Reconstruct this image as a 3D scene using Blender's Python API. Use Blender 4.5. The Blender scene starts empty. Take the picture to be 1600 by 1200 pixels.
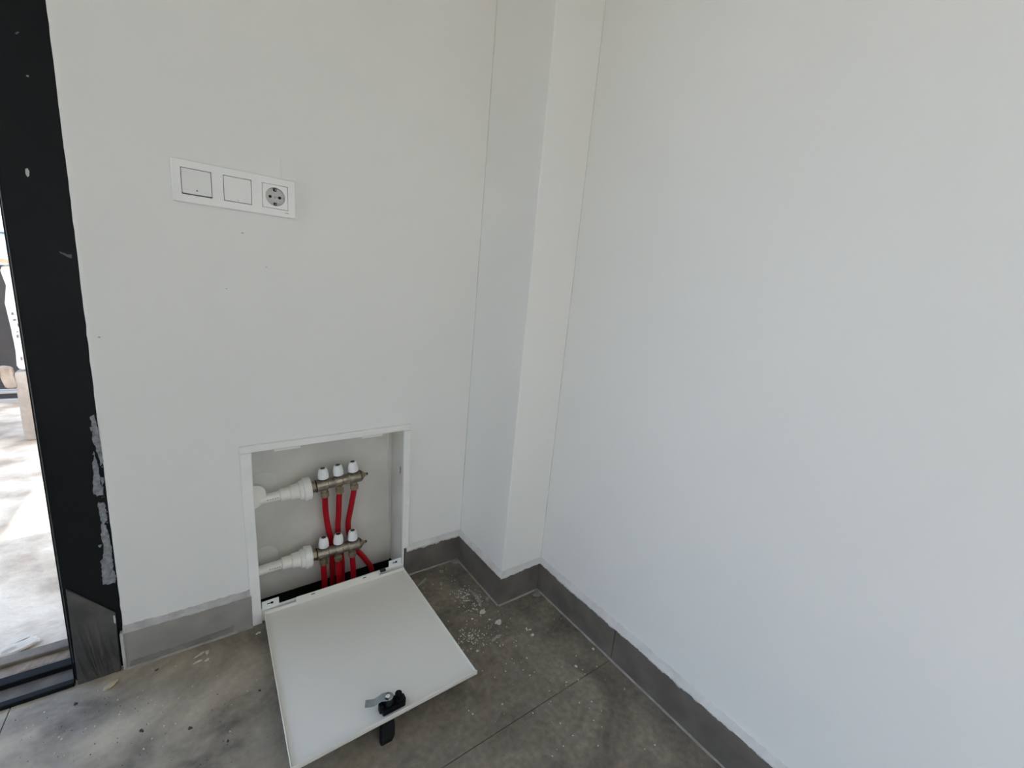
import bpy, bmesh, math, random
from mathutils import Vector, Matrix, noise

scene = bpy.context.scene
COL = scene.collection

# ------------------------------------------------------------------ camera
CAM = Vector((0.0, -1.1592, 0.9350))
RX = Vector((0.80841922, -0.58177797, 0.08940217))
UP = Vector((0.05387895, 0.2243912, 0.97300856))
FW = Vector((0.586136, 0.78178193, -0.21274774))
FPX = 666.23
cam_data = bpy.data.cameras.new('camera')
cam = bpy.data.objects.new('camera', cam_data)
COL.objects.link(cam)
cam_data.sensor_fit = 'HORIZONTAL'
cam_data.sensor_width = 36.0
cam_data.lens = FPX / 1600 * 36.0
cam_data.clip_start = 0.02
cam.matrix_world = Matrix(((RX.x, UP.x, -FW.x, CAM.x), (RX.y, UP.y, -FW.y, CAM.y),
                           (RX.z, UP.z, -FW.z, CAM.z), (0, 0, 0, 1)))
scene.camera = cam

# ------------------------------------------------------------------ world, sun, exposure
world = bpy.data.worlds.new('sky')
scene.world = world
world.use_nodes = True
wn = world.node_tree
wn.nodes.clear()
sky = wn.nodes.new('ShaderNodeTexSky')
sky.sky_type = 'NISHITA'
sky.sun_disc = False
sky.sun_elevation = math.radians(55)
sky.sun_rotation = math.radians(140)
sky.air_density = 1.0
sky.dust_density = 2.5
hz = wn.nodes.new('ShaderNodeMix')
hz.data_type = 'RGBA'
hz.inputs[0].default_value = 0.08            # thin white cloud over the whole sky
hz.inputs[7].default_value = (1.75, 1.72, 1.66, 1)
bg = wn.nodes.new('ShaderNodeBackground')
bg.inputs[1].default_value = 1.0
wo = wn.nodes.new('ShaderNodeOutputWorld')
wn.links.new(sky.outputs[0], hz.inputs[6])
wn.links.new(hz.outputs[2], bg.inputs[0])
wn.links.new(bg.outputs[0], wo.inputs[0])

SUN_DIR = Vector((-0.30, -0.50, -1.0)).normalized()     # the way the sunlight travels
sd = bpy.data.lights.new('sun', 'SUN')
sd.energy = 9.0
sd.color = (1.0, 0.95, 0.88)
sd.angle = math.radians(0.6)
so = bpy.data.objects.new('sun', sd)
so.rotation_euler = SUN_DIR.to_track_quat('-Z', 'Y').to_euler()
COL.objects.link(so)

def portal(name, loc, direction, sx, sy):
    d = bpy.data.lights.new(name, 'AREA')
    d.shape = 'RECTANGLE'
    d.size, d.size_y = sx, sy
    d.cycles.is_portal = True
    o = bpy.data.objects.new(name, d)
    o.location = loc
    o.rotation_euler = Vector(direction).to_track_quat('-Z', 'Z').to_euler()
    COL.objects.link(o)

vs = scene.view_settings
vs.view_transform = 'Standard'
vs.look = 'None'
vs.gamma = 1.0
vs.use_curve_mapping = False
vs.exposure = 0.36
scene.cycles.diffuse_bounces = 10
scene.cycles.max_bounces = 12

# ------------------------------------------------------------------ measured room
XA, XC, DP = 0.7012, 0.8533, 0.2613         # pillar side, right wall, pillar depth
HS, TS = 0.0951, 0.0124                     # skirting height and thickness
CEIL = 2.75
REAR, SIDE = -2.15, -2.6                     # walls behind the camera and far to the left
DX0, DX1, DZ = -1.26, -0.2685, 2.12         # clear door opening
WT = 0.24                                   # door wall thickness
FY = 0.0015                                 # face of the black door frame

def at(u, v, axis, val):
    """point of the plane axis=val seen at photo pixel (u, v); used to measure marks on walls and floor"""
    d = RX * ((u - 800) / FPX) + UP * ((600 - v) / FPX) + FW
    i = 'xyz'.index(axis)
    return CAM + d * ((val - CAM[i]) / d[i])

# ------------------------------------------------------------------ helpers
def mat(name, color, rough=0.6, metallic=0.0, var=0.0, vscale=6.0, col2=None, bump=0.0, bscale=40.0, spec=0.5, detail=6.0, lo=0.35, hi=0.65):
    m = bpy.data.materials.new(name)
    m.use_nodes = True
    nt = m.node_tree
    b = nt.nodes['Principled BSDF']
    b.inputs['Base Color'].default_value = (*color, 1)
    b.inputs['Roughness'].default_value = rough
    b.inputs['Metallic'].default_value = metallic
    b.inputs['Specular IOR Level'].default_value = spec
    tc = nt.nodes.new('ShaderNodeTexCoord')
    if var > 0 or col2:
        n = nt.nodes.new('ShaderNodeTexNoise')
        n.inputs['Scale'].default_value = vscale
        n.inputs['Detail'].default_value = detail
        nt.links.new(tc.outputs['Object'], n.inputs['Vector'])
        r = nt.nodes.new('ShaderNodeValToRGB')
        c2 = col2 or tuple(c * (1 - var) for c in color)
        r.color_ramp.elements[0].position = lo
        r.color_ramp.elements[1].position = hi
        r.color_ramp.elements[0].color = (*c2, 1)
        r.color_ramp.elements[1].color = (*color, 1)
        nt.links.new(n.outputs['Fac'], r.inputs[0])
        nt.links.new(r.outputs[0], b.inputs['Base Color'])
    if bump > 0:
        n2 = nt.nodes.new('ShaderNodeTexNoise')
        n2.inputs['Scale'].default_value = bscale
        n2.inputs['Detail'].default_value = 4.0
        nt.links.new(tc.outputs['Object'], n2.inputs['Vector'])
        bp = nt.nodes.new('ShaderNodeBump')
        bp.inputs['Strength'].default_value = bump
        bp.inputs['Distance'].default_value = 0.01
        nt.links.new(n2.outputs['Fac'], bp.inputs['Height'])
        nt.links.new(bp.outputs[0], b.inputs['Normal'])
    return m

def floor_mat():
    """grey stone-look tile with cloudy veins and dry building dust that thickens towards the doorway"""
    m = bpy.data.materials.new('stone_tile')
    m.use_nodes = True
    nt = m.node_tree
    L = nt.links.new
    b = nt.nodes['Principled BSDF']
    b.inputs['Roughness'].default_value = 0.62
    b.inputs['Specular IOR Level'].default_value = 0.3
    tc = nt.nodes.new('ShaderNodeTexCoord')
    def nz(scale, detail, dist=0.0):
        n = nt.nodes.new('ShaderNodeTexNoise')
        n.inputs['Scale'].default_value = scale
        n.inputs['Detail'].default_value = detail
        n.inputs['Distortion'].default_value = dist
        L(tc.outputs['Object'], n.inputs['Vector'])
        return n
    def ramp(src, p0, c0, p1, c1):
        r = nt.nodes.new('ShaderNodeValToRGB')
        r.color_ramp.elements[0].position, r.color_ramp.elements[1].position = p0, p1
        r.color_ramp.elements[0].color, r.color_ramp.elements[1].color = (*c0, 1), (*c1, 1)
        L(src, r.inputs[0])
        return r
    def mix(fac, a, bb, mode='MIX'):
        x = nt.nodes.new('ShaderNodeMix')
        x.data_type = 'RGBA'
        x.blend_type = mode
        if isinstance(fac, float):
            x.inputs[0].default_value = fac
        else:
            L(fac, x.inputs[0])
        L(a, x.inputs[6])
        if isinstance(bb, tuple):
            x.inputs[7].default_value = (*bb, 1)
        else:
            L(bb, x.inputs[7])
        return x
    base = ramp(nz(6.0, 10, 1.4).outputs['Fac'], 0.36, FLOOR_A, 0.66, FLOOR_B)
    grain = ramp(nz(70, 5).outputs['Fac'], 0.35, (0.78, 0.78, 0.79), 0.7, (1.18, 1.17, 1.14))
    c1 = mix(1.0, base.outputs[0], grain.outputs[0], 'MULTIPLY')
    # dust
    sep = nt.nodes.new('ShaderNodeSeparateXYZ')
    L(tc.outputs['Object'], sep.inputs[0])
    mr = nt.nodes.new('ShaderNodeMapRange')
    mr.inputs[1].default_value, mr.inputs[2].default_value = 0.30, -0.30
    mr.inputs[3].default_value, mr.inputs[4].default_value = 0.03, 0.80
    L(sep.outputs[0], mr.inputs[0])
    dn = ramp(nz(5.0, 9, 1.2).outputs['Fac'], 0.3, (0, 0, 0), 0.62, (1, 1, 1))
    mu = nt.nodes.new('ShaderNodeMath')
    mu.operation = 'MULTIPLY'
    L(mr.outputs[0], mu.inputs[0])
    L(dn.outputs[0], mu.inputs[1])
    c2 = mix(mu.outputs[0], c1.outputs[2], DUST)
    # pale smears of wiped filler
    sm = ramp(nz(9.0, 10, 2.0).outputs['Fac'], 0.60, (0, 0, 0), 0.74, (0.42, 0.42, 0.42))
    c3 = mix(sm.outputs[0], c2.outputs[2], (0.28, 0.265, 0.235))
    # fine pale specks
    sp = nt.nodes.new('ShaderNodeTexVoronoi')
    sp.inputs['Scale'].default_value = 60
    L(tc.outputs['Object'], sp.inputs['Vector'])
    spr = ramp(sp.outputs['Distance'], 0.03, (0.25, 0.25, 0.25), 0.08, (0, 0, 0))
    c4 = mix(spr.outputs[0], c3.outputs[2], (0.34, 0.32, 0.29))
    L(c4.outputs[2], b.inputs['Base Color'])
    bn = nt.nodes.new('ShaderNodeBump')
    bn.inputs['Strength'].default_value = 0.25
    bn.inputs['Distance'].default_value = 0.004
    L(nz(55, 6).outputs['Fac'], bn.inputs['Height'])
    L(bn.outputs[0], b.inputs['Normal'])
    return m

FLOOR_A, FLOOR_B, DUST = (0.140, 0.119, 0.092), (0.245, 0.216, 0.168), (0.68, 0.585, 0.435)

M = {}
M['wall'] = mat('white_wall_paint', (0.838, 0.845, 0.820), 0.65, var=0.025, vscale=2.2, bump=0.10, bscale=14, spec=0.25)
M['raw_wall'] = mat('plain_white_paint', (0.838, 0.845, 0.820), 0.7)
M['ceil'] = mat('unseen_dark_ceiling', (0.34, 0.35, 0.345), 0.9, var=0.1, vscale=4)  # unseen ceiling, toned dark to dim the upper walls
M['floor'] = floor_mat()
M['skirt'] = mat('skirting_tile', (0.170, 0.152, 0.130), 0.6, var=0.28, vscale=14, bump=0.1, bscale=60, spec=0.35)
M['skirt_dusty'] = mat('dusty_skirting_tile', (0.37, 0.355, 0.33), 0.6, col2=(0.27, 0.258, 0.24), vscale=11, bump=0.1, bscale=60, spec=0.3)
M['pale_patch'] = mat('pale_mortar_patch', (0.72, 0.63, 0.50), 0.95, var=0.2, vscale=30)
M['streak'] = mat('dull_dirt_streak', (0.26, 0.245, 0.225), 0.8, col2=(0.19, 0.178, 0.162), vscale=30)
M['grout'] = mat('floor_grout', (0.38, 0.36, 0.315), 0.9, var=0.3, vscale=40)
M['joint'] = mat('tile_joint', (0.24, 0.22, 0.185), 0.9, var=0.3, vscale=20)
M['crumb'] = mat('dark_crumbs', (0.05, 0.045, 0.04), 0.9)
M['caulk'] = mat('white_filler', (0.70, 0.69, 0.66), 0.8, var=0.12, vscale=25, bump=0.4, bscale=90)
M['caulk_grey'] = mat('greyed_filler', (0.56, 0.55, 0.53), 0.8, col2=(0.42, 0.41, 0.395), vscale=30, bump=0.4, bscale=90)
M['splash'] = mat('dried_filler', (0.66, 0.63, 0.56), 0.9, var=0.2, vscale=80)
M['plaster'] = mat('plaster_smear', (0.34, 0.36, 0.38), 0.8, col2=(0.17, 0.185, 0.20), vscale=120, bump=0.5, bscale=160)
M['white_plaster'] = mat('white_plaster', (0.62, 0.62, 0.60), 0.85, var=0.2, vscale=60)
M['black'] = mat('black_powder_coat', (0.0055, 0.0075, 0.0085), 0.45, var=0.35, vscale=5, bump=0.05, bscale=120, spec=0.22)
M['edge'] = mat('grey_edge_and_scuff', (0.09, 0.10, 0.10), 0.4, metallic=0.3)
M['film'] = mat('grey_protective_film', (0.095, 0.093, 0.090), 0.42, col2=(0.06, 0.059, 0.058), vscale=18, bump=0.25, bscale=60)
M['thr_grey'] = mat('threshold_grey', (0.17, 0.155, 0.130), 0.75, var=0.35, vscale=20, bump=0.2, bscale=80, spec=0.15)
M['thr_black'] = mat('black_threshold_rail', (0.010, 0.011, 0.011), 0.65, var=0.3, vscale=30, spec=0.12)
M['thr_dust'] = mat('dusty_threshold_bar', (0.24, 0.20, 0.15), 0.85, var=0.4, vscale=20)
M['dirt'] = mat('dirt', (0.40, 0.31, 0.22), 0.95, var=0.45, vscale=30, bump=0.8, bscale=60)
M['steel'] = mat('white_coated_steel', (0.80, 0.785, 0.715), 0.38, var=0.03, vscale=4, spec=0.45)
M['steel_edge'] = mat('white_coated_steel_frame', (0.90, 0.90, 0.87), 0.4, var=0.06, vscale=15, spec=0.4)
M['box'] = mat('cabinet_inner_steel', (0.78, 0.765, 0.72), 0.42, col2=(0.62, 0.61, 0.565), vscale=5, detail=8, spec=0.4)
M['knock'] = mat('knockout_steel', (0.72, 0.725, 0.69), 0.35)
M['pit'] = mat('pit_shade_black', (0.006, 0.006, 0.006), 0.95)  # near black: the shade down in the pit is put into the colour
M['slot'] = mat('dark_slot', (0.008, 0.008, 0.008), 0.9)
M['ppr'] = mat('white_plastic_pipe', (0.90, 0.89, 0.83), 0.35, var=0.06, vscale=30)
M['cap'] = mat('white_valve_cap', (0.88, 0.89, 0.90), 0.35)
M['capred'] = mat('valve_cap_red_dot', (0.16, 0.025, 0.03), 0.5)
M['capdark'] = mat('valve_cap_dark_dot', (0.04, 0.022, 0.024), 0.5)
M['nickel'] = mat('nickel_brass', (0.40, 0.355, 0.285), 0.38, metallic=0.85, col2=(0.22, 0.19, 0.145), vscale=45, bump=0.15, bscale=120)
M['brass'] = mat('dull_brass', (0.42, 0.35, 0.24), 0.42, metallic=0.75, var=0.4, vscale=60)
M['rubber'] = mat('black_rubber', (0.012, 0.012, 0.012), 0.5)
M['red'] = mat('red_pex_pipe', (0.42, 0.004, 0.012), 0.5, var=0.15, vscale=30, spec=0.25)
M['plate'] = mat('white_switch_plastic', (0.88, 0.89, 0.87), 0.32)
M['rocker'] = mat('white_rocker_plastic', (0.85, 0.865, 0.845), 0.3)
M['gap'] = mat('gap_shade_grey', (0.10, 0.10, 0.10), 0.8)
M['print'] = mat('grey_print', (0.12, 0.12, 0.12), 0.6)
M['faint'] = mat('faint_print', (0.45, 0.45, 0.44), 0.6)
M['well'] = mat('well_shade_plastic', (0.58, 0.58, 0.56), 0.4)  # greyer than the plate, to paint in the shade of the sunken well
M['blackpl'] = mat('black_plastic', (0.005, 0.005, 0.006), 0.6, spec=0.15)
M['lockbody'] = mat('blue_black_lock_body', (0.018, 0.024, 0.028), 0.35, metallic=0.4)
M['zinc'] = mat('zinc_cam', (0.42, 0.46, 0.46), 0.38, metallic=0.8, var=0.25, vscale=60)
M['chunk'] = mat('cream_chunk', (0.62, 0.52, 0.36), 0.9, var=0.25, vscale=60)
M['ground'] = mat('dusty_ground', (0.66, 0.565, 0.43), 0.95, col2=(0.36, 0.28, 0.195), vscale=5.0, detail=12, bump=1.0, bscale=22, lo=0.36, hi=0.56)
M['crete'] = mat('dirty_concrete', (0.50, 0.45, 0.39), 0.95, col2=(0.33, 0.285, 0.24), vscale=7, bump=0.6, bscale=30)
M['wrap'] = mat('crinkled_white_plastic', (0.80, 0.79, 0.78), 0.35, bump=0.9, bscale=26, var=0.1, vscale=8)
M['wood'] = mat('raw_wood', (0.42, 0.34, 0.27), 0.8, var=0.4, vscale=12)
M['plank'] = mat('tan_plank', (0.62, 0.48, 0.32), 0.8, var=0.25, vscale=10)
M['fence'] = mat('dark_sheet_metal', (0.035, 0.032, 0.031), 0.55, var=0.3, vscale=12)
M['fence_rail'] = mat('pale_rail', (0.33, 0.32, 0.30), 0.6)
M['car'] = mat('blue_grey_car_paint', (0.22, 0.25, 0.27), 0.25, metallic=0.3)
M['carglass'] = mat('car_glass', (0.30, 0.37, 0.39), 0.08, spec=0.8)
M['cardark'] = mat('car_dark_plastic', (0.05, 0.055, 0.058), 0.5)
M['chrome'] = mat('bright_trim', (0.75, 0.76, 0.76), 0.2, metallic=0.8)
M['tyre'] = mat('tyre_rubber', (0.02, 0.02, 0.02), 0.8)
M['facade'] = mat('pale_facade', (0.52, 0.53, 0.52), 0.85, var=0.15, vscale=3)

def obj(name, bm, m, parent=None, smooth=False, props=None):
    me = bpy.data.meshes.new(name)
    bm.normal_update()
    bm.to_mesh(me)
    bm.free()
    me.materials.append(M[m])
    if smooth:
        me.polygons.foreach_set('use_smooth', [True] * len(me.polygons))
    o = bpy.data.objects.new(name, me)
    COL.objects.link(o)
    if parent is not None:
        o.parent = parent
    if props:
        for k, v in props.items():
            o[k] = v
    return o

def copy_obj(o, parent, loc=None):
    c = o.copy()
    COL.objects.link(c)
    c.parent = parent
    if loc is not None:
        c.location = loc
    return c

def empty(name, loc=(0, 0, 0), rot=(0, 0, 0), **props):
    o = bpy.data.objects.new(name, None)
    o.empty_display_size = 0.05
    o.location, o.rotation_euler = loc, rot
    COL.objects.link(o)
    for k, v in props.items():
        o[k] = v
    return o

def tag(o, **props):
    for k, v in props.items():
        o[k] = v
    return o

def add_box(bm, x0, x1, y0, y1, z0, z1, bevel=0.0, seg=2):
    r = bmesh.ops.create_cube(bm, size=1.0)
    vs_ = r['verts']
    bmesh.ops.scale(bm, vec=(abs(x1 - x0), abs(y1 - y0), abs(z1 - z0)), verts=vs_)
    bmesh.ops.translate(bm, vec=((x0 + x1) / 2, (y0 + y1) / 2, (z0 + z1) / 2), verts=vs_)
    if bevel > 0:
        es = list({e for v in vs_ for e in v.link_edges})
        bmesh.ops.bevel(bm, geom=es, offset=bevel, segments=seg, affect='EDGES', profile=0.5)
    return bm

def box(x0, x1, y0, y1, z0, z1, bevel=0.0, seg=2):
    return add_box(bmesh.new(), x0, x1, y0, y1, z0, z1, bevel, seg)

def frame_axes(d):
    d = Vector(d).normalized()
    a = Vector((0, 0, 1)) if abs(d.z) < 0.9 else Vector((1, 0, 0))
    u = d.cross(a).normalized()
    return d, u, d.cross(u).normalized()

def add_lathe(bm, p0, p1, prof, seg=24, flat=False):
    """profile [(t along p0->p1 in metres, radius)] turned round the axis"""
    p0, p1 = Vector(p0), Vector(p1)
    d, u, w = frame_axes(p1 - p0)
    rings = []
    for t, r in prof:
        c = p0 + d * t
        if r <= 1e-6:
            rings.append([bm.verts.new(c)])
        else:
            rings.append([bm.verts.new(c + (u * math.cos(2 * math.pi * k / seg) + w * math.sin(2 * math.pi * k / seg)) * r) for k in range(seg)])
    for a, b in zip(rings, rings[1:]):
        if len(a) == 1 and len(b) == 1:
            continue
        for k in range(seg):
            k2 = (k + 1) % seg
            if len(a) == 1:
                bm.faces.new((a[0], b[k2], b[k]))
            elif len(b) == 1:
                bm.faces.new((a[k], a[k2], b[0]))
            else:
                bm.faces.new((a[k], a[k2], b[k2], b[k]))
    if len(rings[0]) > 1:
        bm.faces.new(list(reversed(rings[0])))
    if len(rings[-1]) > 1:
        bm.faces.new(rings[-1])
    bmesh.ops.recalc_face_normals(bm, faces=bm.faces[:])
    return bm

def add_cyl(bm, p0, p1, r, seg=20, bevel=0.0):
    L = (Vector(p1) - Vector(p0)).length
    if bevel > 0:
        return add_lathe(bm, p0, p1, [(0, r - bevel), (bevel, r), (L - bevel, r), (L, r - bevel)], seg)
    return add_lathe(bm, p0, p1, [(0, r), (L, r)], seg)

def add_tube(bm, pts, r, seg=14):
    pts = [Vector(p) for p in pts]
    # smooth through the points
    out = []
    n = len(pts)
    for i in range(n - 1):
        a, b = pts[i], pts[i + 1]
        pa, nb = pts[max(i - 1, 0)], pts[min(i + 2, n - 1)]
        for k in range(6):
            t = k / 6
            out.append(0.5 * ((2 * a) + (b - pa) * t + (2 * pa - 5 * a + 4 * b - nb) * t * t + (3 * a - pa - 3 * b + nb) * t ** 3))
    out.append(pts[-1])
    rings = []
    for i, p in enumerate(out):
        d = out[min(i + 1, len(out) - 1)] - out[max(i - 1, 0)]
        d.normalize()
        u = d.cross(Vector((0, 1, 0))).normalized()
        w = d.cross(u)
        rings.append([bm.verts.new(p + (u * math.cos(2 * math.pi * k / seg) + w * math.sin(2 * math.pi * k / seg)) * r) for k in range(seg)])
    for a, b in zip(rings, rings[1:]):
        for k in range(seg):
            bm.faces.new((a[k], a[(k + 1) % seg], b[(k + 1) % seg], b[k]))
    bm.faces.new(list(reversed(rings[0])))
    bm.faces.new(rings[-1])
    bmesh.ops.recalc_face_normals(bm, faces=bm.faces[:])
    return bm

def add_prism(bm, poly, vec):
    """flat polygon (3D points) pushed along vec"""
    vec = Vector(vec)
    a = [bm.verts.new(p) for p in poly]
    b = [bm.verts.new(Vector(p) + vec) for p in poly]
    fs = [bm.faces.new(a), bm.faces.new(list(reversed(b)))]
    n = len(a)
    for k in range(n):
        fs.append(bm.faces.new((a[k], b[k], b[(k + 1) % n], a[(k + 1) % n])))
    bmesh.ops.recalc_face_normals(bm, faces=bm.faces[:])
    return bm

def add_blob(bm, c, r, rnd, normal='z', h=0.0012, elong=1.0, ang=0.0, n=14, rough=0.25):
    """a dried splash: irregular flat-topped lump on a surface"""
    c = Vector(c)
    outer, inner = [], []
    ph = [rnd.uniform(0, 6.28) for _ in range(3)]
    for k in range(n):
        a = 2 * math.pi * k / n
        rr = r * (1 + rough * (0.5 * math.sin(2 * a + ph[0]) + 0.35 * math.sin(3 * a + ph[1]) + 0.3 * math.sin(5 * a + ph[2])) + rnd.uniform(-0.5, 0.5) * rough * 0.5)
        x, y = rr * math.cos(a) * elong, rr * math.sin(a)
        x, y = x * math.cos(ang) - y * math.sin(ang), x * math.sin(ang) + y * math.cos(ang)
        if normal == 'z':
            o_, i_ = Vector((x, y, 0)), Vector((x * 0.8, y * 0.8, h))
        else:                                                   # on a wall facing -y
            o_, i_ = Vector((x, 0, y)), Vector((x * 0.8, -h, y * 0.8))
        outer.append(bm.verts.new(c + o_))
        inner.append(bm.verts.new(c + i_))
    for k in range(n):
        k2 = (k + 1) % n
        f = (outer[k], outer[k2], inner[k2], inner[k])
        bm.faces.new(f if normal == 'z' else tuple(reversed(f)))
    bm.faces.new(inner if normal == 'z' else list(reversed(inner)))
    bmesh.ops.recalc_face_normals(bm, faces=bm.faces[:])
    return bm

def ragged(bm, pix, rnd, y, h, jit=1.5, step=4.0):
    """a smear on the door frame outlined at photo measures, edges roughened"""
    pts = []
    n = len(pix)
    for i in range(n):
        a, b = Vector(pix[i]), Vector(pix[(i + 1) % n])
        m = max(1, int((b - a).length / step))
        for k in range(m):
            p = a.lerp(b, k / m)
            pts.append(p + Vector((rnd.uniform(-jit, jit), rnd.uniform(-jit, jit))))
    return add_prism(bm, [at(p.x, p.y, 'y', y) for p in pts], (0, -h, 0))

STRUCT = dict(kind='structure')

# ================================================================== SETTING
# ---- floor: tiles with open joints over a mortar bed
floor = obj('floor', box(SIDE - 0.2, XC + 0.2, REAR - 0.2, 0.0, -0.12, -0.004), 'joint', props=STRUCT)
TW, TH, JW = 1.2, 0.6, 0.0015
for i in range(3):
    for j in range(6):
        x1 = XC - TS - i * TW
        y1 = 0.013 - j * TH
        x0, y0 = max(x1 - TW, SIDE), max(y1 - TH, REAR)
        if x0 >= x1 or y0 >= y1:
            continue
        if i == 0:
            x1 = XC
        yt = min(y1 - JW / 2, 0.0)
        obj('tile', box(x0 + JW / 2, x1 - JW / 2, y0 + JW / 2, yt, -0.010, 0.0, 0.0006, 1), 'floor', floor)

# ---- door wall, with the door opening and the recess for the cabinet
bm = bmesh.new()
HX0, HX1, HZ = 0.088, 0.494, 0.503
add_box(bm, -0.172, HX0, 0, WT, -0.12, CEIL)
add_box(bm, HX0, HX1, 0, WT, HZ, CEIL)
add_box(bm, HX0, HX1, 0.112, WT, -0.3, HZ)
add_box(bm, HX1, XC + 0.2, 0, WT, -0.12, CEIL)
add_box(bm, DX0 - 0.09, -0.172, 0, WT, DZ + 0.085, CEIL)
add_box(bm, SIDE - 0.2, DX0 - 0.09, 0, WT, -0.12, CEIL)
wall_left = obj('wall_left', bm, 'wall', props=STRUCT)
# floor pit inside the recess, where the pipes go down; its darkness is painted
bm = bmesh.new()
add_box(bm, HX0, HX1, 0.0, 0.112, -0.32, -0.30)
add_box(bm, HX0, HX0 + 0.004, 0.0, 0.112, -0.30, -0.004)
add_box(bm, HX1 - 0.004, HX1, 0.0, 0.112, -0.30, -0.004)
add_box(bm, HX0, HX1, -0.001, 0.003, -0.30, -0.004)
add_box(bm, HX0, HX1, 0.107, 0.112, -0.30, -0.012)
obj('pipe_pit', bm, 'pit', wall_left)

# plaster edge that laps onto the door frame, ragged and rounded
rnd = random.Random(4)
bm = bmesh.new()
rows = []
nz_ = 150
for k in range(nz_ + 1):
    z = HS + 0.012 + (CEIL - HS - 0.012) * k / nz_
    e = -0.1785 + 0.0014 * noise.noise((0, 0, z * 9)) + 0.0012 * noise.noise((3, 0, z * 60))
    rows.append([bm.verts.new(p) for p in ((e, 0.004, z), (e, FY - 0.0004, z), (e + 0.0018, 0.0006, z),
                                           (e + 0.0040, 0.0000, z), (e + 0.0070, -0.0003, z), (e + 0.0120, 0.0002, z))])
for a, b in zip(rows, rows[1:]):
    for k in range(5):
        bm.faces.new((a[k], a[k + 1], b[k + 1], b[k]))
bmesh.ops.recalc_face_normals(bm, faces=bm.faces[:])
obj('plaster_edge', bm, 'wall', wall_left, smooth=True)

# pin holes, flecks and a filled hairline on the door wall
for u, v, r in ((379, 364, 0.0016), (416, 417, 0.0010), (354, 451, 0.0011), (155, 527, 0.0015)):
    p = at(u, v, 'y', -0.0002)
    obj('pin_hole', add_blob(bmesh.new(), p, r, rnd, 'y', 0.0004, elong=1.5), 'faint', wall_left)
p0, p1 = at(439, 248, 'y', 0), at(440, 277, 'y', 0)
obj('plaster_drip', box(p0.x - 0.0011, p0.x + 0.0011, -0.0012, 0.001, p1.z, p0.z, 0.0006, 1), 'wall', wall_left)

# ---- pillar in the corner, edge a little uneven
bm = bmesh.new()
nr = 60
rows = []
for k in range(nr + 1):
    z = -0.1 + (CEIL + 0.1) * k / nr
    j = 0.0014 * noise.noise((1.7, 0, z * 4)) + 0.0007 * noise.noise((5.7, 0, z * 17))
    rows.append([bm.verts.new(p) for p in ((XA, 0.01, z), (XA + j, -DP + 0.004, z), (XA + j + 0.001, -DP + 0.001, z), (XA + j + 0.004, -DP, z), (XC + 0.01, -DP, z))])
for a, b in zip(rows, rows[1:]):
    for k in range(4):
        bm.faces.new((a[k], a[k + 1], b[k + 1], b[k]))
bmesh.ops.recalc_face_normals(bm, faces=bm.faces[:])
pillar = obj('pillar', bm, 'wall', props=STRUCT)
for f in (1,):
    bm = bmesh.new()
    for (cx, cy, sx, sy) in ((XA, 0, -1, -1), (XC, -DP, -1, -1)):       # thin beads of paint run down the inner corners
        rr = []
        for k in range(121):
            z = HS + (CEIL - HS) * k / 120
            w = 0.0022 + 0.0012 * noise.noise((cx * 9, 0, z * 12))
            rr.append([bm.verts.new((cx + 0.0005, cy + sy * w, z)), bm.verts.new((cx + sx * w, cy + 0.0005, z))])
        for a, b in zip(rr, rr[1:]):
            bm.faces.new((a[0], a[1], b[1], b[0]))
    bmesh.ops.recalc_face_normals(bm, faces=bm.faces[:])
    obj('corner_bead', bm, 'caulk', pillar)

# ---- right wall and the unseen rest of the room (openings added to let the daylight in)
wall_right = obj('wall_right', box(XC, XC + 0.2, REAR - 0.2, WT, -0.12, CEIL), 'wall', props=STRUCT)
bm = bmesh.new()
WX0, WX1, WZ0, WZ1 = 0.05, 0.80, 0.25, 1.45      # unseen opening behind the camera, placed and sized for its light
add_box(bm, SIDE - 0.2, WX0, REAR - 0.2, REAR, -0.12, CEIL)
add_box(bm, WX1, XC + 0.2, REAR - 0.2, REAR, -0.12, CEIL)
add_box(bm, WX0, WX1, REAR - 0.2, REAR, WZ1, CEIL)
add_box(bm, WX0, WX1, REAR - 0.2, REAR, -0.12, WZ0)
obj('wall_rear', bm, 'raw_wall', props=STRUCT)
bm = bmesh.new()
SY0, SY1, SZ0, SZ1 = -1.6, -0.3, 0.35, 1.9        # unseen opening added in the far side wall for light from the left
add_box(bm, SIDE - 0.2, SIDE, REAR - 0.2, SY0, -0.12, CEIL)
add_box(bm, SIDE - 0.2, SIDE, SY1, WT, -0.12, CEIL)
add_box(bm, SIDE - 0.2, SIDE, SY0, SY1, SZ1, CEIL)
add_box(bm, SIDE - 0.2, SIDE, SY0, SY1, -0.12, SZ0)
obj('wall_side', bm, 'raw_wall', props=STRUCT)
obj('ceiling', box(SIDE - 0.2, XC + 0.2, REAR - 0.2, WT, CEIL, CEIL + 0.25), 'ceil', props=STRUCT)
obj('added_side_wall', box(SIDE - 3.0, SIDE - 2.8, -6.0, 0.3, -0.1, 1.9), 'facade', props=STRUCT)  # unseen wall added to screen blue sky and bounce sun into the side opening
obj('added_rear_wall', box(-9, 9, REAR - 3.4, REAR - 3.2, -0.1, 3.2), 'facade', props=STRUCT)  # unseen wall added to block low sky and reflect sun into the rear opening
portal('portal_door', ((DX0 + DX1) / 2, WT + 0.005, DZ / 2), (0, -1, 0), DX1 - DX0, DZ)
portal('portal_rear', ((WX0 + WX1) / 2, REAR - 0.205, (WZ0 + WZ1) / 2), (0, 1, 0), WX1 - WX0, WZ1 - WZ0)
portal('portal_side', (SIDE - 0.205, (SY0 + SY1) / 2, (SZ0 + SZ1) / 2), (1, 0, 0), SY1 - SY0, SZ1 - SZ0)

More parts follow.
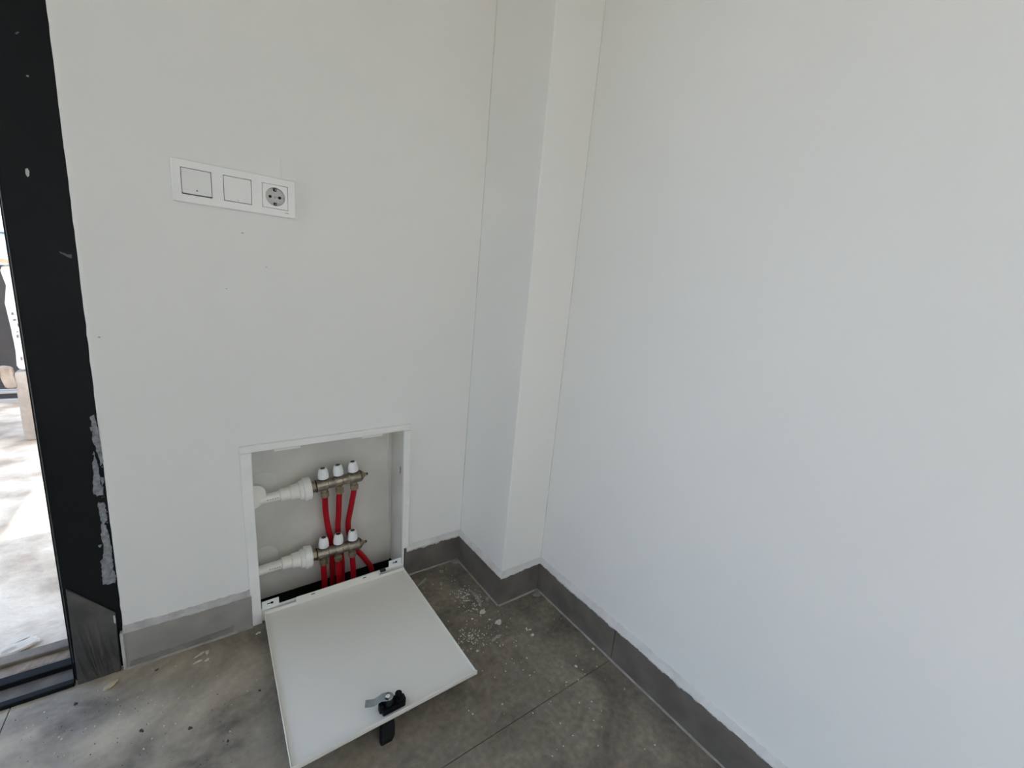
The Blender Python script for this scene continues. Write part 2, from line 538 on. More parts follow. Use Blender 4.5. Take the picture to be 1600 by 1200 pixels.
# ---- skirting of cut floor tile, filler along its top, grout along its foot
def bead(path, nrm, mname, parent, rise, lap, seed, name='filler_bead', over=0.0):
    """irregular filler from the wall down over the top edge of the skirting"""
    a, b = Vector((*path[0], 0)), Vector((*path[1], 0))
    nv = Vector((*nrm, 0))
    L = (b - a).length
    n = max(8, int(L / 0.0025))
    bm = bmesh.new()
    rows = []
    for k in range(n + 1):
        p = a.lerp(b, k / n)
        s = L * k / n
        up = rise * (1 + 0.22 * noise.noise((s * 15, seed, 0)) + 0.22 * noise.noise((s * 110, seed, 3)))
        lo = max(-0.0005, lap * (0.45 + 0.8 * noise.noise((s * 9, seed, 7)) + 0.55 * noise.noise((s * 60, seed, 9)) + 0.35 * noise.noise((s * 190, seed, 5))))
        rows.append([bm.verts.new(q) for q in (
            p - nv * 0.002 + Vector((0, 0, HS + up)), p + nv * 0.0012 + Vector((0, 0, HS + up * 0.9)),
            p + nv * (TS * 0.45) + Vector((0, 0, HS + up * 0.35)),
            p + nv * (TS + 0.0006) + Vector((0, 0, HS + 0.0012)), p + nv * (TS + 0.0010) + Vector((0, 0, HS - lo)),
            p + nv * (TS - 0.001) + Vector((0, 0, HS - lo - 0.0004)))])
    for r0, r1 in zip(rows, rows[1:]):
        for k in range(5):
            bm.faces.new((r0[k], r0[k + 1], r1[k + 1], r1[k]))
    bmesh.ops.recalc_face_normals(bm, faces=bm.faces[:])
    return obj(name, bm, mname, parent, smooth=True)

def grout(path, nrm, parent, w=0.004, m='grout'):
    a, b = Vector((*path[0], 0)), Vector((*path[1], 0))
    nv = Vector((*nrm, 0))
    n = max(6, int((b - a).length / 0.01))
    bm = bmesh.new()
    rows = []
    for k in range(n + 1):
        p = a.lerp(b, k / n)
        ww = w * (1 + 0.4 * noise.noise((k * 0.31, a.x * 7, a.y * 5)))
        rows.append([bm.verts.new(p + nv * (TS - 0.001) + Vector((0, 0, 0.0035))), bm.verts.new(p + nv * (TS + 0.0008) + Vector((0, 0, 0.003))),
                     bm.verts.new(p + nv * (TS + ww) + Vector((0, 0, -0.0002)))])
    for r0, r1 in zip(rows, rows[1:]):
        for k in range(2):
            bm.faces.new((r0[k], r0[k + 1], r1[k + 1], r1[k]))
    bmesh.ops.recalc_face_normals(bm, faces=bm.faces[:])
    return obj('grout_line', bm, m, parent, smooth=True)

bl = empty('baseboard_left', **STRUCT)
obj('skirting_tile', box(-0.179, 0.0735, -TS, 0.004, 0.0, HS, 0.0012, 1), 'skirt_dusty', bl)
bead(((-0.179, 0), (0.073, 0)), (0, -1), 'caulk_grey', bl, 0.012, 0.004, 1.3)
grout(((-0.179, 0), (0.0735, 0)), (0, -1), bl, 0.0045)
obj('end_filler', box(-0.1835, -0.1775, -TS - 0.002, 0.0, 0.0, HS + 0.002, 0.0012, 1), 'caulk_grey', bl)
obj('skirting_tile', box(0.4950, XA - 0.0005, -TS, 0.004, 0.0, HS, 0.0012, 1), 'skirt', bl)
bead(((0.500, 0), (XA - 0.002, 0)), (0, -1), 'caulk', bl, 0.012, 0.011, 4.1)
grout(((0.4925, 0), (XA - TS, 0)), (0, -1), bl, 0.0035)

rnd = random.Random(2)
bm = bmesh.new()
ragged(bm, [(203, 1043), (204, 1033), (250, 1018), (300, 1001), (340, 987), (366, 977), (364, 987), (320, 1003), (268, 1022)], rnd, -TS, 0.0004, 0.6, 4.0)
obj('dirt_streak', bm, 'streak', bl)
bp = empty('baseboard_pillar', **STRUCT)
obj('skirting_tile', box(XA - TS, XA + 0.004, -DP - TS + 0.0006, -TS - 0.0008, 0.0, HS, 0.0010, 1), 'skirt', bp)
obj('skirting_tile', box(XA - TS + 0.0008, XC - TS - 0.0008, -DP - TS, -DP + 0.004, 0.0, HS, 0.0010, 1), 'skirt', bp)
bead(((XA, -0.002), (XA, -DP - TS)), (-1, 0), 'caulk', bp, 0.012, 0.003, 8.2)
bead(((XA - TS, -DP), (XC - 0.002, -DP)), (0, -1), 'caulk', bp, 0.012, 0.008, 11.7)
grout(((XA, -TS), (XA, -DP - TS)), (-1, 0), bp, 0.004)
grout(((XA - TS, -DP), (XC - TS, -DP)), (0, -1), bp, 0.004)

br = empty('baseboard_right', **STRUCT)
ys = [-DP - TS + 0.0122, -0.587, -1.187, -1.787, REAR]
for a, b in zip(ys, ys[1:]):
    obj('skirting_tile', box(XC - TS, XC + 0.004, b + 0.0008, a - 0.0008, 0.0, HS, 0.0010, 1), 'skirt', br)
bead(((XC, -DP - 0.004), (XC, REAR)), (-1, 0), 'caulk', br, 0.013, 0.006, 21.4)
grout(((XC, -DP - TS), (XC, REAR)), (-1, 0), br, 0.004)

# dabs of grout in the inner corners of the floor
rnd = random.Random(11)
for (x, y) in ((XA - TS - 0.004, -TS - 0.006), (XC - TS - 0.006, -DP - TS - 0.008)):
    add = add_blob(bmesh.new(), (x - 0.004, y - 0.004, 0.0), 0.017, rnd, h=0.0014, rough=0.5)
    obj('corner_grout', add, 'grout', floor)

# ---- door frame, sheet metal painted black
door = empty('door_1', **STRUCT)
obj('casing', box(DX1 + 0.0045, -0.1715, FY, WT - 0.06, 0.0, DZ + 0.085, 0.0012, 2), 'black', door)
obj('inner_strip', box(DX1, DX1 + 0.0040, FY + 0.005, WT - 0.03, 0.0, DZ, 0.0006, 1), 'black', door)
obj('edge_strip', box(DX1 + 0.0038, DX1 + 0.0052, FY - 0.0012, FY + 0.006, 0.05, DZ, 0.0004, 1), 'edge', door)  # thin paler grey strip along the casing edge
obj('casing', box(DX0 - 0.09, DX0, FY, WT - 0.06, 0.0, DZ + 0.085, 0.0012, 2), 'black', door)
obj('head_casing', box(DX0, DX1 + 0.0045, FY, WT - 0.06, DZ, DZ + 0.085, 0.0012, 2), 'black', door)
# threshold profiles, front to back
obj('threshold_rail', box(DX0, DX1 + 0.004, -0.013, 0.003, -0.004, 0.009, 0.002, 2), 'thr_black', door)
obj('threshold_plate', box(DX0, DX1, 0.003, 0.044, -0.010, 0.004, 0.001, 1), 'thr_grey', door)
obj('threshold_rail', box(DX0, DX1, 0.044, 0.070, -0.010, 0.015, 0.002, 2), 'thr_black', door)
obj('threshold_gutter', box(DX0, DX1, 0.070, 0.122, -0.02, 0.001, 0.001, 1), 'dirt', door)
obj('threshold_bar', box(DX0, DX1, 0.120, 0.152, -0.02, 0.010, 0.003, 2), 'thr_dust', door)

rnd = random.Random(7)
for poly in (
    [(141, 652), (147, 648), (150, 655), (157, 690), (161, 722), (158, 728), (150, 700), (145, 688), (145, 672)],
    [(147, 705), (150, 716), (157, 745), (162, 762), (161, 772), (152, 776), (145, 768), (146, 745), (145, 722)],
    [(157, 746), (162, 745), (162, 756), (158, 760)],
    [(153, 784), (164, 786), (166, 800), (168, 812), (162, 820), (158, 812), (155, 800)],
    [(158, 818), (166, 820), (172, 845), (176, 868), (177, 890), (182, 900), (180, 910), (162, 913), (160, 905), (159, 882), (163, 858), (158, 838)],
    [(153, 851), (159, 850), (158, 856)],
    [(141, 668), (145, 666), (146, 672), (143, 674)],
    [(157, 876), (161, 872), (160, 884)],
):
    obj('plaster_smear', ragged(bmesh.new(), poly, rnd, FY, 0.0016, 1.1, 3.0), 'plaster', door)
bm = bmesh.new()
for k in range(46):
    v = rnd.uniform(650, 905)
    u = 151 + (v - 650) * 0.082 + rnd.gauss(0, 4.0)
    add_blob(bm, at(u, v, 'y', FY), rnd.uniform(0.0005, 0.0015), rnd, 'y', 0.0009, n=6)
obj('plaster_flecks', bm, 'plaster', door, props=dict(kind='stuff'))
obj('paint_fleck', ragged(bmesh.new(), [(39.5, 264), (43, 263), (46, 268), (46, 275), (43, 277), (40, 272)], rnd, FY, 0.0008, 0.3, 3.0), 'white_plaster', door)
obj('paint_fleck', ragged(bmesh.new(), [(41, 117.5), (45, 118), (45, 120.5), (41, 119.5)], rnd, FY, 0.0006, 0.2, 3.0), 'plaster', door)
for poly in ([(92, 392), (104, 397), (112, 398), (112, 404), (104, 401), (94, 395)], [(23, 51), (29, 49), (30, 51), (25, 54)]):
    obj('scuff', ragged(bmesh.new(), poly, rnd, FY, 0.0003, 0.4, 3.0), 'edge', door)
for poly in ([(177.5, 960), (180, 961), (181, 978), (178.5, 980)], [(180, 997), (184, 998), (182, 1013), (178.5, 1016)]):
    obj('plaster_drip', ragged(bmesh.new(), poly, rnd, FY - 0.003, 0.0020, 0.5, 3.0), 'white_plaster', door)
# wrinkled protective film left round the foot of the frame
c00, c10 = at(122, 1070, 'y', -0.0125), at(189, 1051, 'y', -0.0125)
c01, c11 = at(102.5, 921, 'y', -0.0015), at(180, 958, 'y', -0.0015)
bm = bmesh.new()
NU, NV = 44, 60
gr = []
for j in range(NV + 1):
    row = []
    for i in range(NU + 1):
        s, t = i / NU, j / NV
        p = c00.lerp(c10, s).lerp(c01.lerp(c11, s), t)
        fade = max(0.0, min(1.0, (0.78 - t) / 0.35)) * min(1, s * 6)
        q = (s * 4.2 + t * 2.2, t * 1.2, 0)
        ridge = 1 - abs(noise.noise(q)) * 2.6
        d = fade * min(1, t * 9) * max(0.0, ridge) ** 2 * 0.0085 + 0.0008 * noise.noise((s * 3, t * 3, 5))
        if t > 0.93:
            d += 0.0012
        row.append(bm.verts.new((p.x, p.y - d, max(p.z, 0.0008))))
    gr.append(row)
for j in range(NV):
    for i in range(NU):
        bm.faces.new((gr[j][i], gr[j][i + 1], gr[j + 1][i + 1], gr[j + 1][i]))
for k in range(NU):                                                   # folded back onto the frame all round
    pass
bound = [gr[0][i] for i in range(NU + 1)] + [gr[j][NU] for j in range(1, NV + 1)] + [gr[NV][i] for i in range(NU - 1, -1, -1)] + [gr[j][0] for j in range(NV - 1, 0, -1)]
back = [bm.verts.new((v.co.x, FY + 0.001, v.co.z)) for v in bound]
for k in range(len(bound)):
    k2 = (k + 1) % len(bound)
    bm.faces.new((bound[k], back[k], back[k2], bound[k2]))
bmesh.ops.recalc_face_normals(bm, faces=bm.faces[:])
obj('protective_film', bm, 'film', door, smooth=True)

# ================================================================== OUTSIDE
bm = bmesh.new()
gx0, gx1, gy0, gy1, N1, N2 = -1.5, 0.1, 0.150, 2.75, 80, 120
gv = []
for j in range(N2 + 1):
    row = []
    for i in range(N1 + 1):
        x, y = gx0 + (gx1 - gx0) * i / N1, gy0 + (gy1 - gy0) * j / N2
        z = 0.004 * noise.noise((x * 3, y * 3, 0)) + 0.003 * noise.noise((x * 11, y * 11, 4)) + 0.0015 * noise.noise((x * 34, y * 34, 8)) - 0.004
        row.append(bm.verts.new((x, y, z)))
    gv.append(row)
for j in range(N2):
    for i in range(N1):
        bm.faces.new((gv[j][i], gv[j][i + 1], gv[j + 1][i + 1], gv[j + 1][i]))
ground = obj('ground', bm, 'ground', smooth=True, props=STRUCT)
obj('yard', box(-14, 10, WT + 0.001, 16, -0.2, -0.016), 'ground', ground)
obj('yard', box(-14, 10, -16, REAR - 0.201, -0.2, -0.016), 'ground', ground)
obj('yard', box(-14, SIDE - 0.201, REAR - 0.2, WT, -0.2, -0.016), 'ground', ground)
rnd = random.Random(5)
for u, v, r, e in ((25, 1012, 0.020, 2.2), (14, 1018, 0.012, 1.2), (34, 1000, 0.010, 2.0)):
    p = at(u, v, 'z', 0.003)
    obj('plaster_splash', add_blob(bmesh.new(), p, r, rnd, h=0.003, elong=e, ang=0.5, rough=0.25), 'pale_patch', ground)

# unseen slab added over part of the yard to throw shade on the ground
AW = 2.6
sx_, sy_ = SUN_DIR.x / SUN_DIR.z * AW, SUN_DIR.y / SUN_DIR.z * AW      # how far the slab stands from its shadow
px_, py_ = -0.556 + sx_, 0.79 + sy_
bm = bmesh.new()
add_box(bm, -1.0, 1.6, WT, py_, AW, AW + 0.10)
add_box(bm, px_ - 0.80, px_, py_, py_ + 2.6, AW, AW + 0.10)
obj('added_shade_slab', bm, 'facade', props=STRUCT)
obj('neighbour_wall', box(-7, 5, 9.5, 9.8, -0.1, 3.2), 'facade', props=STRUCT)

# pedestal block
rnd = random.Random(3)
def lumpy(bm, amp, sc):
    bmesh.ops.subdivide_edges(bm, edges=bm.edges[:], cuts=5, use_grid_fill=True)
    for v in bm.verts:
        v.co += Vector((noise.noise(v.co * sc), noise.noise(v.co * sc + Vector((9, 0, 0))), noise.noise(v.co * sc + Vector((0, 9, 0))))) * amp
    return bm
PY = 1.83
tag(obj('concrete_block', lumpy(box(-0.730, -0.50, PY, PY + 0.24, -0.006, 0.345, 0.012, 2), 0.006, 9), 'crete', smooth=True),
    label='tall dirty concrete block standing on the dusty ground outside the door', category='block')
# white bundle on top of it
bm = lumpy(box(-0.722, -0.50, PY + 0.01, PY + 0.22, 0.350, 0.842, 0.02, 2), 0.012, 14)
bundle = tag(obj('wrapped_bundle', bm, 'wrap', smooth=True), label='tall bundle in crinkled white plastic standing on the concrete block outside', category='bundle')
rw = random.Random(8)
for k in range(16):                                                     # dark marks printed down the wrapping
    z, x = 0.40 + k * 0.027, -0.695 + rw.uniform(-0.012, 0.030)
    h_, w_ = rw.uniform(0.004, 0.016), rw.uniform(0.0015, 0.005)
    obj('dark_mark', box(x, x + w_, PY - 0.004, PY + 0.03, z, z + h_, 0.0006, 1), 'print', bundle)
# plank across the top
tag(obj('wooden_plank', box(-1.05, -0.45, PY - 0.01, PY + 0.14, 0.852, 0.870, 0.003, 1), 'plank'), label='tan wooden plank lying across the top of the white bundle', category='plank')
# broken wood end leaning on the block
bm = lumpy(box(-0.030, 0.012, -0.02, 0.02, -0.055, 0.045, 0.006, 1), 0.006, 30)
w = tag(obj('wood_offcut', bm, 'wood'), label='short rough wood offcut stuck to the side of the concrete block', category='wood')
w.location = (-0.742, PY + 0.02, 0.325)
w.rotation_euler = (0, math.radians(-6), 0)

# dark metal fence
fn = empty('sheet_metal_fence', (-1.4, 2.66, 0), label='low dark sheet metal fence standing at the back of the yard outside', category='fence')
for k in range(9):
    x0 = -0.9 + k * 0.2
    if k == 0:
        p0_ = obj('panel', box(-0.9, -0.703, 0.0, 0.025, 0.075, 0.80, 0.004, 1), 'fence', fn)
    else:
        copy_obj(p0_, fn, (k * 0.2, 0, 0))
obj('bottom_rail', box(-0.92, 0.92, -0.015, 0.035, 0.050, 0.066, 0.002, 1), 'fence_rail', fn)
obj('kick_board', box(-0.92, 0.92, -0.005, 0.03, 0.018, 0.050, 0.002, 1), 'fence', fn)
obj('foot_rail', box(-0.92, 0.92, -0.03, 0.05, -0.016, 0.018, 0.003, 1), 'fence_rail', fn)
obj('top_rail', box(-0.92, 0.92, -0.01, 0.035, 0.80, 0.815, 0.003, 1), 'fence', fn)

# parked car behind the fence
car = empty('car', (-1.98, 4.4, -0.016), label='blue-grey car parked beyond the dark fence outside the door', category='car')
prof = [(0.06, 0.28), (-0.02, 0.42), (0.0, 0.66), (0.05, 0.84), (0.20, 0.93), (0.62, 0.985), (1.02, 1.03), (1.60, 1.42), (1.9, 1.50), (2.9, 1.48), (3.5, 1.10), (3.9, 1.04), (4.02, 0.80), (3.98, 0.30)]
bm = bmesh.new()
rows = []
for x, sh, dz in ((-0.86, 0.10, -0.05), (-0.78, 0.03, 0.0), (-0.4, 0.0, 0.012), (0.0, -0.02, 0.016), (0.4, 0.0, 0.012), (0.78, 0.03, 0.0), (0.86, 0.10, -0.05)):
    rows.append([bm.verts.new((x * (0.84 if z > 1.2 else 1.0), y + (sh if y < 2 else -sh), z + (dz if z > 0.5 else 0))) for y, z in prof])
for a, b in zip(rows, rows[1:]):
    for k in range(len(prof)):
        k2 = (k + 1) % len(prof)
        bm.faces.new((a[k], a[k2], b[k2], b[k]))
bm.faces.new(rows[0])
bm.faces.new(list(reversed(rows[-1])))
bmesh.ops.recalc_face_normals(bm, faces=bm.faces[:])
obj('body', bm, 'car', car)
obj('windscreen', add_prism(bmesh.new(), [(-0.68, 1.045, 1.06), (0.68, 1.045, 1.06), (0.60, 1.54, 1.40), (-0.60, 1.54, 1.40)], (0, -0.012, 0.012)), 'carglass', car)
for sx in (-1, 1):
    hl = obj('headlamp', add_cyl(bmesh.new(), (sx * 0.66, -0.01, 0.80), (sx * 0.66, 0.12, 0.80), 0.075, 24, 0.006), 'chrome', car)
    obj('lens', add_cyl(bmesh.new(), (sx * 0.66, -0.02, 0.80), (sx * 0.66, 0.0, 0.80), 0.06, 24, 0.004), 'carglass', hl)
    obj('side_window', box(sx * 0.735 - 0.02, sx * 0.735 + 0.02, 1.55, 3.1, 1.08, 1.38, 0.01, 1), 'carglass', car)
obj('grille', box(-0.56, 0.56, -0.025, 0.06, 0.70, 0.86, 0.01, 1), 'cardark', car)
obj('bonnet_trim', box(-0.78, 0.80, 0.0, 0.08, 0.885, 0.900, 0.004, 1), 'chrome', car)
obj('bumper', box(-0.84, 0.84, -0.06, 0.10, 0.42, 0.60, 0.03, 2), 'cardark', car)
for sx in (-1, 1):
    for y in (0.75, 3.2):
        wl = obj('wheel', add_cyl(bmesh.new(), (sx * 0.70, y, 0.31), (sx * 0.88, y, 0.31), 0.31, 28, 0.03), 'tyre', car)
        obj('hub_cap', add_cyl(bmesh.new(), (sx * 0.86, y, 0.31), (sx * 0.90, y, 0.31), 0.18, 20, 0.008), 'chrome', wl)

# ================================================================== SWITCH PLATE
PX, PZ, PW, PH = -0.0286 + 0.1115, 1.0517 + 0.0405, 0.223, 0.081
sp = empty('switch_plate', (PX, 0, PZ), label='white three-gang wall plate with two rockers and a socket', category='switch')
GAP = 0.0255
def holed_plate(x0, x1, z0, z1, holes, ya, yb):
    """front plate with square openings, built as strips"""
    bm = bmesh.new()
    xs = [x0] + [v for h in holes for v in (h - GAP, h + GAP)] + [x1]
    for k in range(0, len(xs), 2):
        add_box(bm, xs[k], xs[k + 1], ya, yb, -GAP, GAP)
    add_box(bm, x0, x1, ya, yb, GAP, z1)
    add_box(bm, x0, x1, ya, yb, z0, -GAP)
    # chamfered rim
    rim = [(x0, z0), (x1, z0), (x1, z1), (x0, z1)]
    inn = [(x0 + 0.0015, z0 + 0.0015), (x1 - 0.0015, z0 + 0.0015), (x1 - 0.0015, z1 - 0.0015), (x0 + 0.0015, z1 - 0.0015)]
    a = [bm.verts.new((x, ya, z)) for x, z in rim]
    b = [bm.verts.new((x, ya - 0.0009, z)) for x, z in inn]
    for k in range(4):
        bm.faces.new((a[k], a[(k + 1) % 4], b[(k + 1) % 4], b[k]))
    bmesh.ops.recalc_face_normals(bm, faces=bm.faces[:])
    return bm
obj('cover_plate', holed_plate(-PW / 2, PW / 2, -PH / 2, PH / 2, (-0.071, 0, 0.071), -0.0095, -0.0005), 'plate', sp)
obj('gap_backing', box(-PW / 2 + 0.005, PW / 2 - 0.005, -0.0030, 0.001, -0.030, 0.030), 'gap', sp)  # dark sheet that paints the shadow in the gaps round the rockers
def rocker(cx, tilt, low=0.0):
    g = GAP - 0.0011
    bm = bmesh.new()
    poly = [(-g, -0.0095 + tilt), (-g, -0.001), (g, -0.001), (g, -0.0095 - tilt * 0.2)]     # (z, y): top .. bottom
    vsr = []
    for x in (cx - g, cx + g):
        vsr.append([bm.verts.new((x, -0.0112 - tilt, -g + low)), bm.verts.new((x, -0.0015, -g + low)), bm.verts.new((x, -0.0015, g)), bm.verts.new((x, -0.0098 + tilt * 0.4, g))])
    a, b = vsr
    for k in range(4):
        bm.faces.new((a[k], a[(k + 1) % 4], b[(k + 1) % 4], b[k]))
    bm.faces.new(a)
    bm.faces.new(list(reversed(b)))
    bmesh.ops.recalc_face_normals(bm, faces=bm.faces[:])
    bmesh.ops.bevel(bm, geom=bm.edges[:], offset=0.0006, segments=2, affect='EDGES')
    return obj('rocker', bm, 'rocker', sp)
r1 = rocker(-0.071, 0.0034, 0.0010)
r1['label'] = 'rocker pressed in at its top, with a bell mark'
r2 = rocker(0.0, 0.0004)
# bell mark on the first rocker
yb = -0.0138
bm = bmesh.new()
bz = -0.0165
add_prism(bm, [(-0.071 + x, yb, bz + z) for x, z in ((-0.0017, -0.0008), (-0.0012, 0.0004), (-0.0009, 0.0018), (0, 0.0024), (0.0009, 0.0018), (0.0012, 0.0004), (0.0017, -0.0008))], (0, 0.0008, 0))
add_prism(bm, [(-0.071 + x, yb, bz + z) for x, z in ((-0.0026, -0.0014), (0.0026, -0.0014), (0.0026, -0.0009), (-0.0026, -0.0009))], (0, 0.0008, 0))
add_prism(bm, [(-0.071 + x, yb, bz + z) for x, z in ((-0.0005, -0.0022), (0.0005, -0.0022), (0.0005, -0.0015), (-0.0005, -0.0015))], (0, 0.0008, 0))
obj('bell_mark', bm, 'print', r1)
obj('faint_mark', box(-0.0016, 0.0016, -0.0117, -0.0110, -0.0212, -0.0202), 'faint', r2)
# socket insert: square face round a sunken well
g = GAP - 0.0009
bm = bmesh.new()
NS = 48
ring_o, ring_i, ring_b = [], [], []
sx0 = 0.071
for k in range(NS):
    a = 2 * math.pi * k / NS + math.pi / 4
    c, s = math.cos(a), math.sin(a)
    m_ = g / max(abs(c), abs(s))
    ring_o.append(bm.verts.new((sx0 + c * m_, -0.0098, s * m_)))
    ring_i.append(bm.verts.new((sx0 + c * 0.0195, -0.0098, s * 0.0195)))
    ring_b.append(bm.verts.new((sx0 + c * 0.0188, -0.0022, s * 0.0188)))
back_o = [bm.verts.new((v.co.x, -0.0020, v.co.z)) for v in ring_o]
for k in range(NS):
    k2 = (k + 1) % NS
    bm.faces.new((ring_o[k], ring_o[k2], ring_i[k2], ring_i[k]))
    bm.faces.new((ring_o[k], back_o[k], back_o[k2], ring_o[k2]))
bmesh.ops.recalc_face_normals(bm, faces=bm.faces[:])
ins = obj('socket_insert', bm, 'plate', sp)
bm = bmesh.new()
ri = [bm.verts.new((sx0 + math.cos(2 * math.pi * k / NS) * 0.0195, -0.0098, math.sin(2 * math.pi * k / NS) * 0.0195)) for k in range(NS)]
rb = [bm.verts.new((sx0 + math.cos(2 * math.pi * k / NS) * 0.0186, -0.0035, math.sin(2 * math.pi * k / NS) * 0.0186)) for k in range(NS)]
for k in range(NS):
    bm.faces.new((ri[k], ri[(k + 1) % NS], rb[(k + 1) % NS], rb[k]))
bm.faces.new(rb)
bmesh.ops.recalc_face_normals(bm, faces=bm.faces[:])
obj('socket_well', bm, 'well', ins)
for dx in (-0.0095, 0.0095):
    obj('pin_hole', add_cyl(bmesh.new(), (sx0 + dx, -0.0034, 0), (sx0 + dx, -0.0042, 0), 0.0030, 16), 'slot', ins)
obj('centre_screw', add_cyl(bmesh.new(), (sx0, -0.0034, 0), (sx0, -0.0048, 0), 0.0022, 16), 'faint', ins)
for s in (-1, 1):
    ec = obj('earth_clip', box(sx0 - 0.0030, sx0 + 0.0030, -0.0088, -0.0034, s * 0.0148 - 0.0028, s * 0.0148 + 0.0028, 0.0005, 1), 'slot', ins)
    obj('clip_spring', box(sx0 - 0.0008, sx0 + 0.0022, -0.0094, -0.0086, s * 0.0150 - 0.0015, s * 0.0150 + 0.0010), 'nickel', ec)
obj('side_notch', box(sx0 + 0.0172, sx0 + 0.0200, -0.0096, -0.0034, -0.002, 0.002), 'faint', ins)
# tiny maker's mark under the socket (too small to read in the photo)
bm = bmesh.new()
for k, w_ in enumerate((0.0012, 0.0008, 0.0013, 0.0014)):
    x = sx0 + 0.0192 + k * 0.0018
    add_box(bm, x, x + w_, -0.0096, -0.0088, -0.0322, -0.0306)
obj('maker_mark', bm, 'print', sp)

# ================================================================== CABINET
CT = math.radians(-1.15)
cab = empty('manifold_cabinet', (0.29, 0, 0.0), (0, CT, 0), label='open white steel manifold cabinet set low into the wall', category='cabinet')
OX = -0.29
def cbox(x0, x1, y0, y1, z0, z1, bevel=0.0):
    return box(x0 + OX, x1 + OX, y0, y1, z0, z1, bevel, 1)
CX0, CX1, CZ0, CZ1 = 0.0955, 0.4885, 0.046, 0.4965
FR = -0.0115
obj('top_rail', cbox(0.0725, 0.5085, FR, -0.0005, CZ1, 0.5135, 0.0012), 'steel_edge', cab)
obj('side_rail', cbox(0.0725, CX0, FR, -0.0005, 0.004, CZ1 - 0.0006, 0.0012), 'steel_edge', cab)
obj('side_rail', cbox(CX1, 0.5085, FR, -0.0005, 0.098, CZ1 - 0.0006, 0.0012), 'steel_edge', cab)
obj('bottom_rail', cbox(CX0, CX1 + 0.001, -0.0105, -0.0020, 0.010, CZ0 - 0.002, 0.0010), 'steel_edge', cab)
obj('side_return', cbox(CX1, CX1 + 0.0048, FR, -0.0005, 0.010, 0.0980, 0.0008), 'steel_edge', cab)
obj('back_panel', cbox(0.091, 0.493, 0.100, 0.1015, -0.004, 0.502), 'box', cab)
obj('side_panel', cbox(0.0915, 0.0930, 0.0, 0.1015, 0.0, 0.502), 'box', cab)
sr = obj('side_panel', cbox(0.4905, 0.4920, 0.0, 0.1015, 0.0, 0.502), 'box', cab)
obj('top_panel', cbox(0.0915, 0.4920, 0.0, 0.1015, 0.4995, 0.501), 'box', cab)
obj('folded_seam', cbox(0.478, 0.4815, 0.0985, 0.1000, 0.0, 0.499), 'knock', cab)
# small catch strips under the top rail
for xa, xb in ((0.147, 0.209), (0.367, 0.428)):
    obj('catch_strip', cbox(xa, xb, 0.0060, 0.0075, CZ1 - 0.0125, CZ1 + 0.0035, 0.0006), 'steel_edge', cab)
# keyhole tabs on the bottom rail
def keyhole(cx, cz, y, parent, s=1.0):
    bm = bmesh.new()
    add_cyl(bm, (cx + 0.0035 * s, y, cz), (cx + 0.0035 * s, y - 0.0006, cz), 0.0034 * s, 14)
    add_box(bm, cx - 0.008 * s, cx + 0.003 * s, y - 0.0006, y, cz - 0.0014 * s, cz + 0.0014 * s)
    return obj('keyhole_slot', bm, 'slot', parent)
for xa, xb in ((0.0975, 0.138), (0.446, 0.4865)):
    t = obj('hinge_tab', cbox(xa, xb, -0.0060, -0.0045, 0.030, 0.0655), 'steel_edge', cab)
    keyhole((xa + xb) / 2 + OX, 0.0555, -0.0061, t)
# knock-out discs
obj('knockout_disc', add_cyl(bmesh.new(), (0.127 + OX, 0.0985, 0.360), (0.127 + OX, 0.1005, 0.360), 0.033, 36, 0.0006), 'knock', cab)
obj('knockout_disc', add_cyl(bmesh.new(), (0.121 + OX, 0.0985, 0.132), (0.121 + OX, 0.1005, 0.132), 0.033, 36, 0.0006), 'knock', cab)
kd = obj('knockout_disc', add_cyl(bmesh.new(), (0.4885 + OX, 0.046, 0.360), (0.4905 + OX, 0.046, 0.360), 0.030, 36, 0.0006), 'box', cab)
obj('knockout_slit', add_prism(bmesh.new(), [(0.4884 + OX, 0.046 + 0.0305 * math.cos(a), 0.360 + 0.0305 * math.sin(a)) for a in [math.radians(v) for v in (160, 175, 190, 205)]]
                             + [(0.4884 + OX, 0.046 + 0.0275 * math.cos(a), 0.360 + 0.0275 * math.sin(a)) for a in [math.radians(v) for v in (205, 190, 175, 160)]], (-0.0006, 0, 0)), 'slot', cab)
bk = obj('bent_knockout', add_cyl(bmesh.new(), (0.0960 + OX, 0.0330, 0.3545), (0.09565 + OX, 0.0341, 0.3545), 0.033, 36, 0.0003), 'ppr', cab)

# ---- cabinet door, lying open in front of the opening, hinge edge at the wall
cd = empty('cabinet_door')
cd.parent = cab
cd.matrix_parent_inverse = (Matrix.Translation((0.29, 0, 0)) @ Matrix.Rotation(CT, 4, 'Y')).inverted()
def door_pt(s, t, h=0.0):
    """s across (0 left .. 1 right), t from hinge (0) to front (1), h above the sheet"""
    L0, R0 = Vector((0.0990, -0.0215, 0.0335)), Vector((0.4895, -0.0215, 0.0335))
    L1, R1 = Vector((0.0925, -0.4725, 0.0385)), Vector((0.4905, -0.4725, 0.0405))
    p = L0.lerp(R0, s).lerp(L1.lerp(R1, s), t)
    return Vector((p.x, p.y, p.z + h))
LIP = 0.0108
bm = bmesh.new()
top = [door_pt(0, 0, .001), door_pt(1, 0, .001), door_pt(1, 1, .001), door_pt(0, 1, .001)]
add_prism(bm, top, (0, 0, -0.0016))
bmesh.ops.bevel(bm, geom=[e for e in bm.edges], offset=0.0004, segments=1, affect='EDGES')
sheet = obj('door_sheet', bm, 'steel', cd)
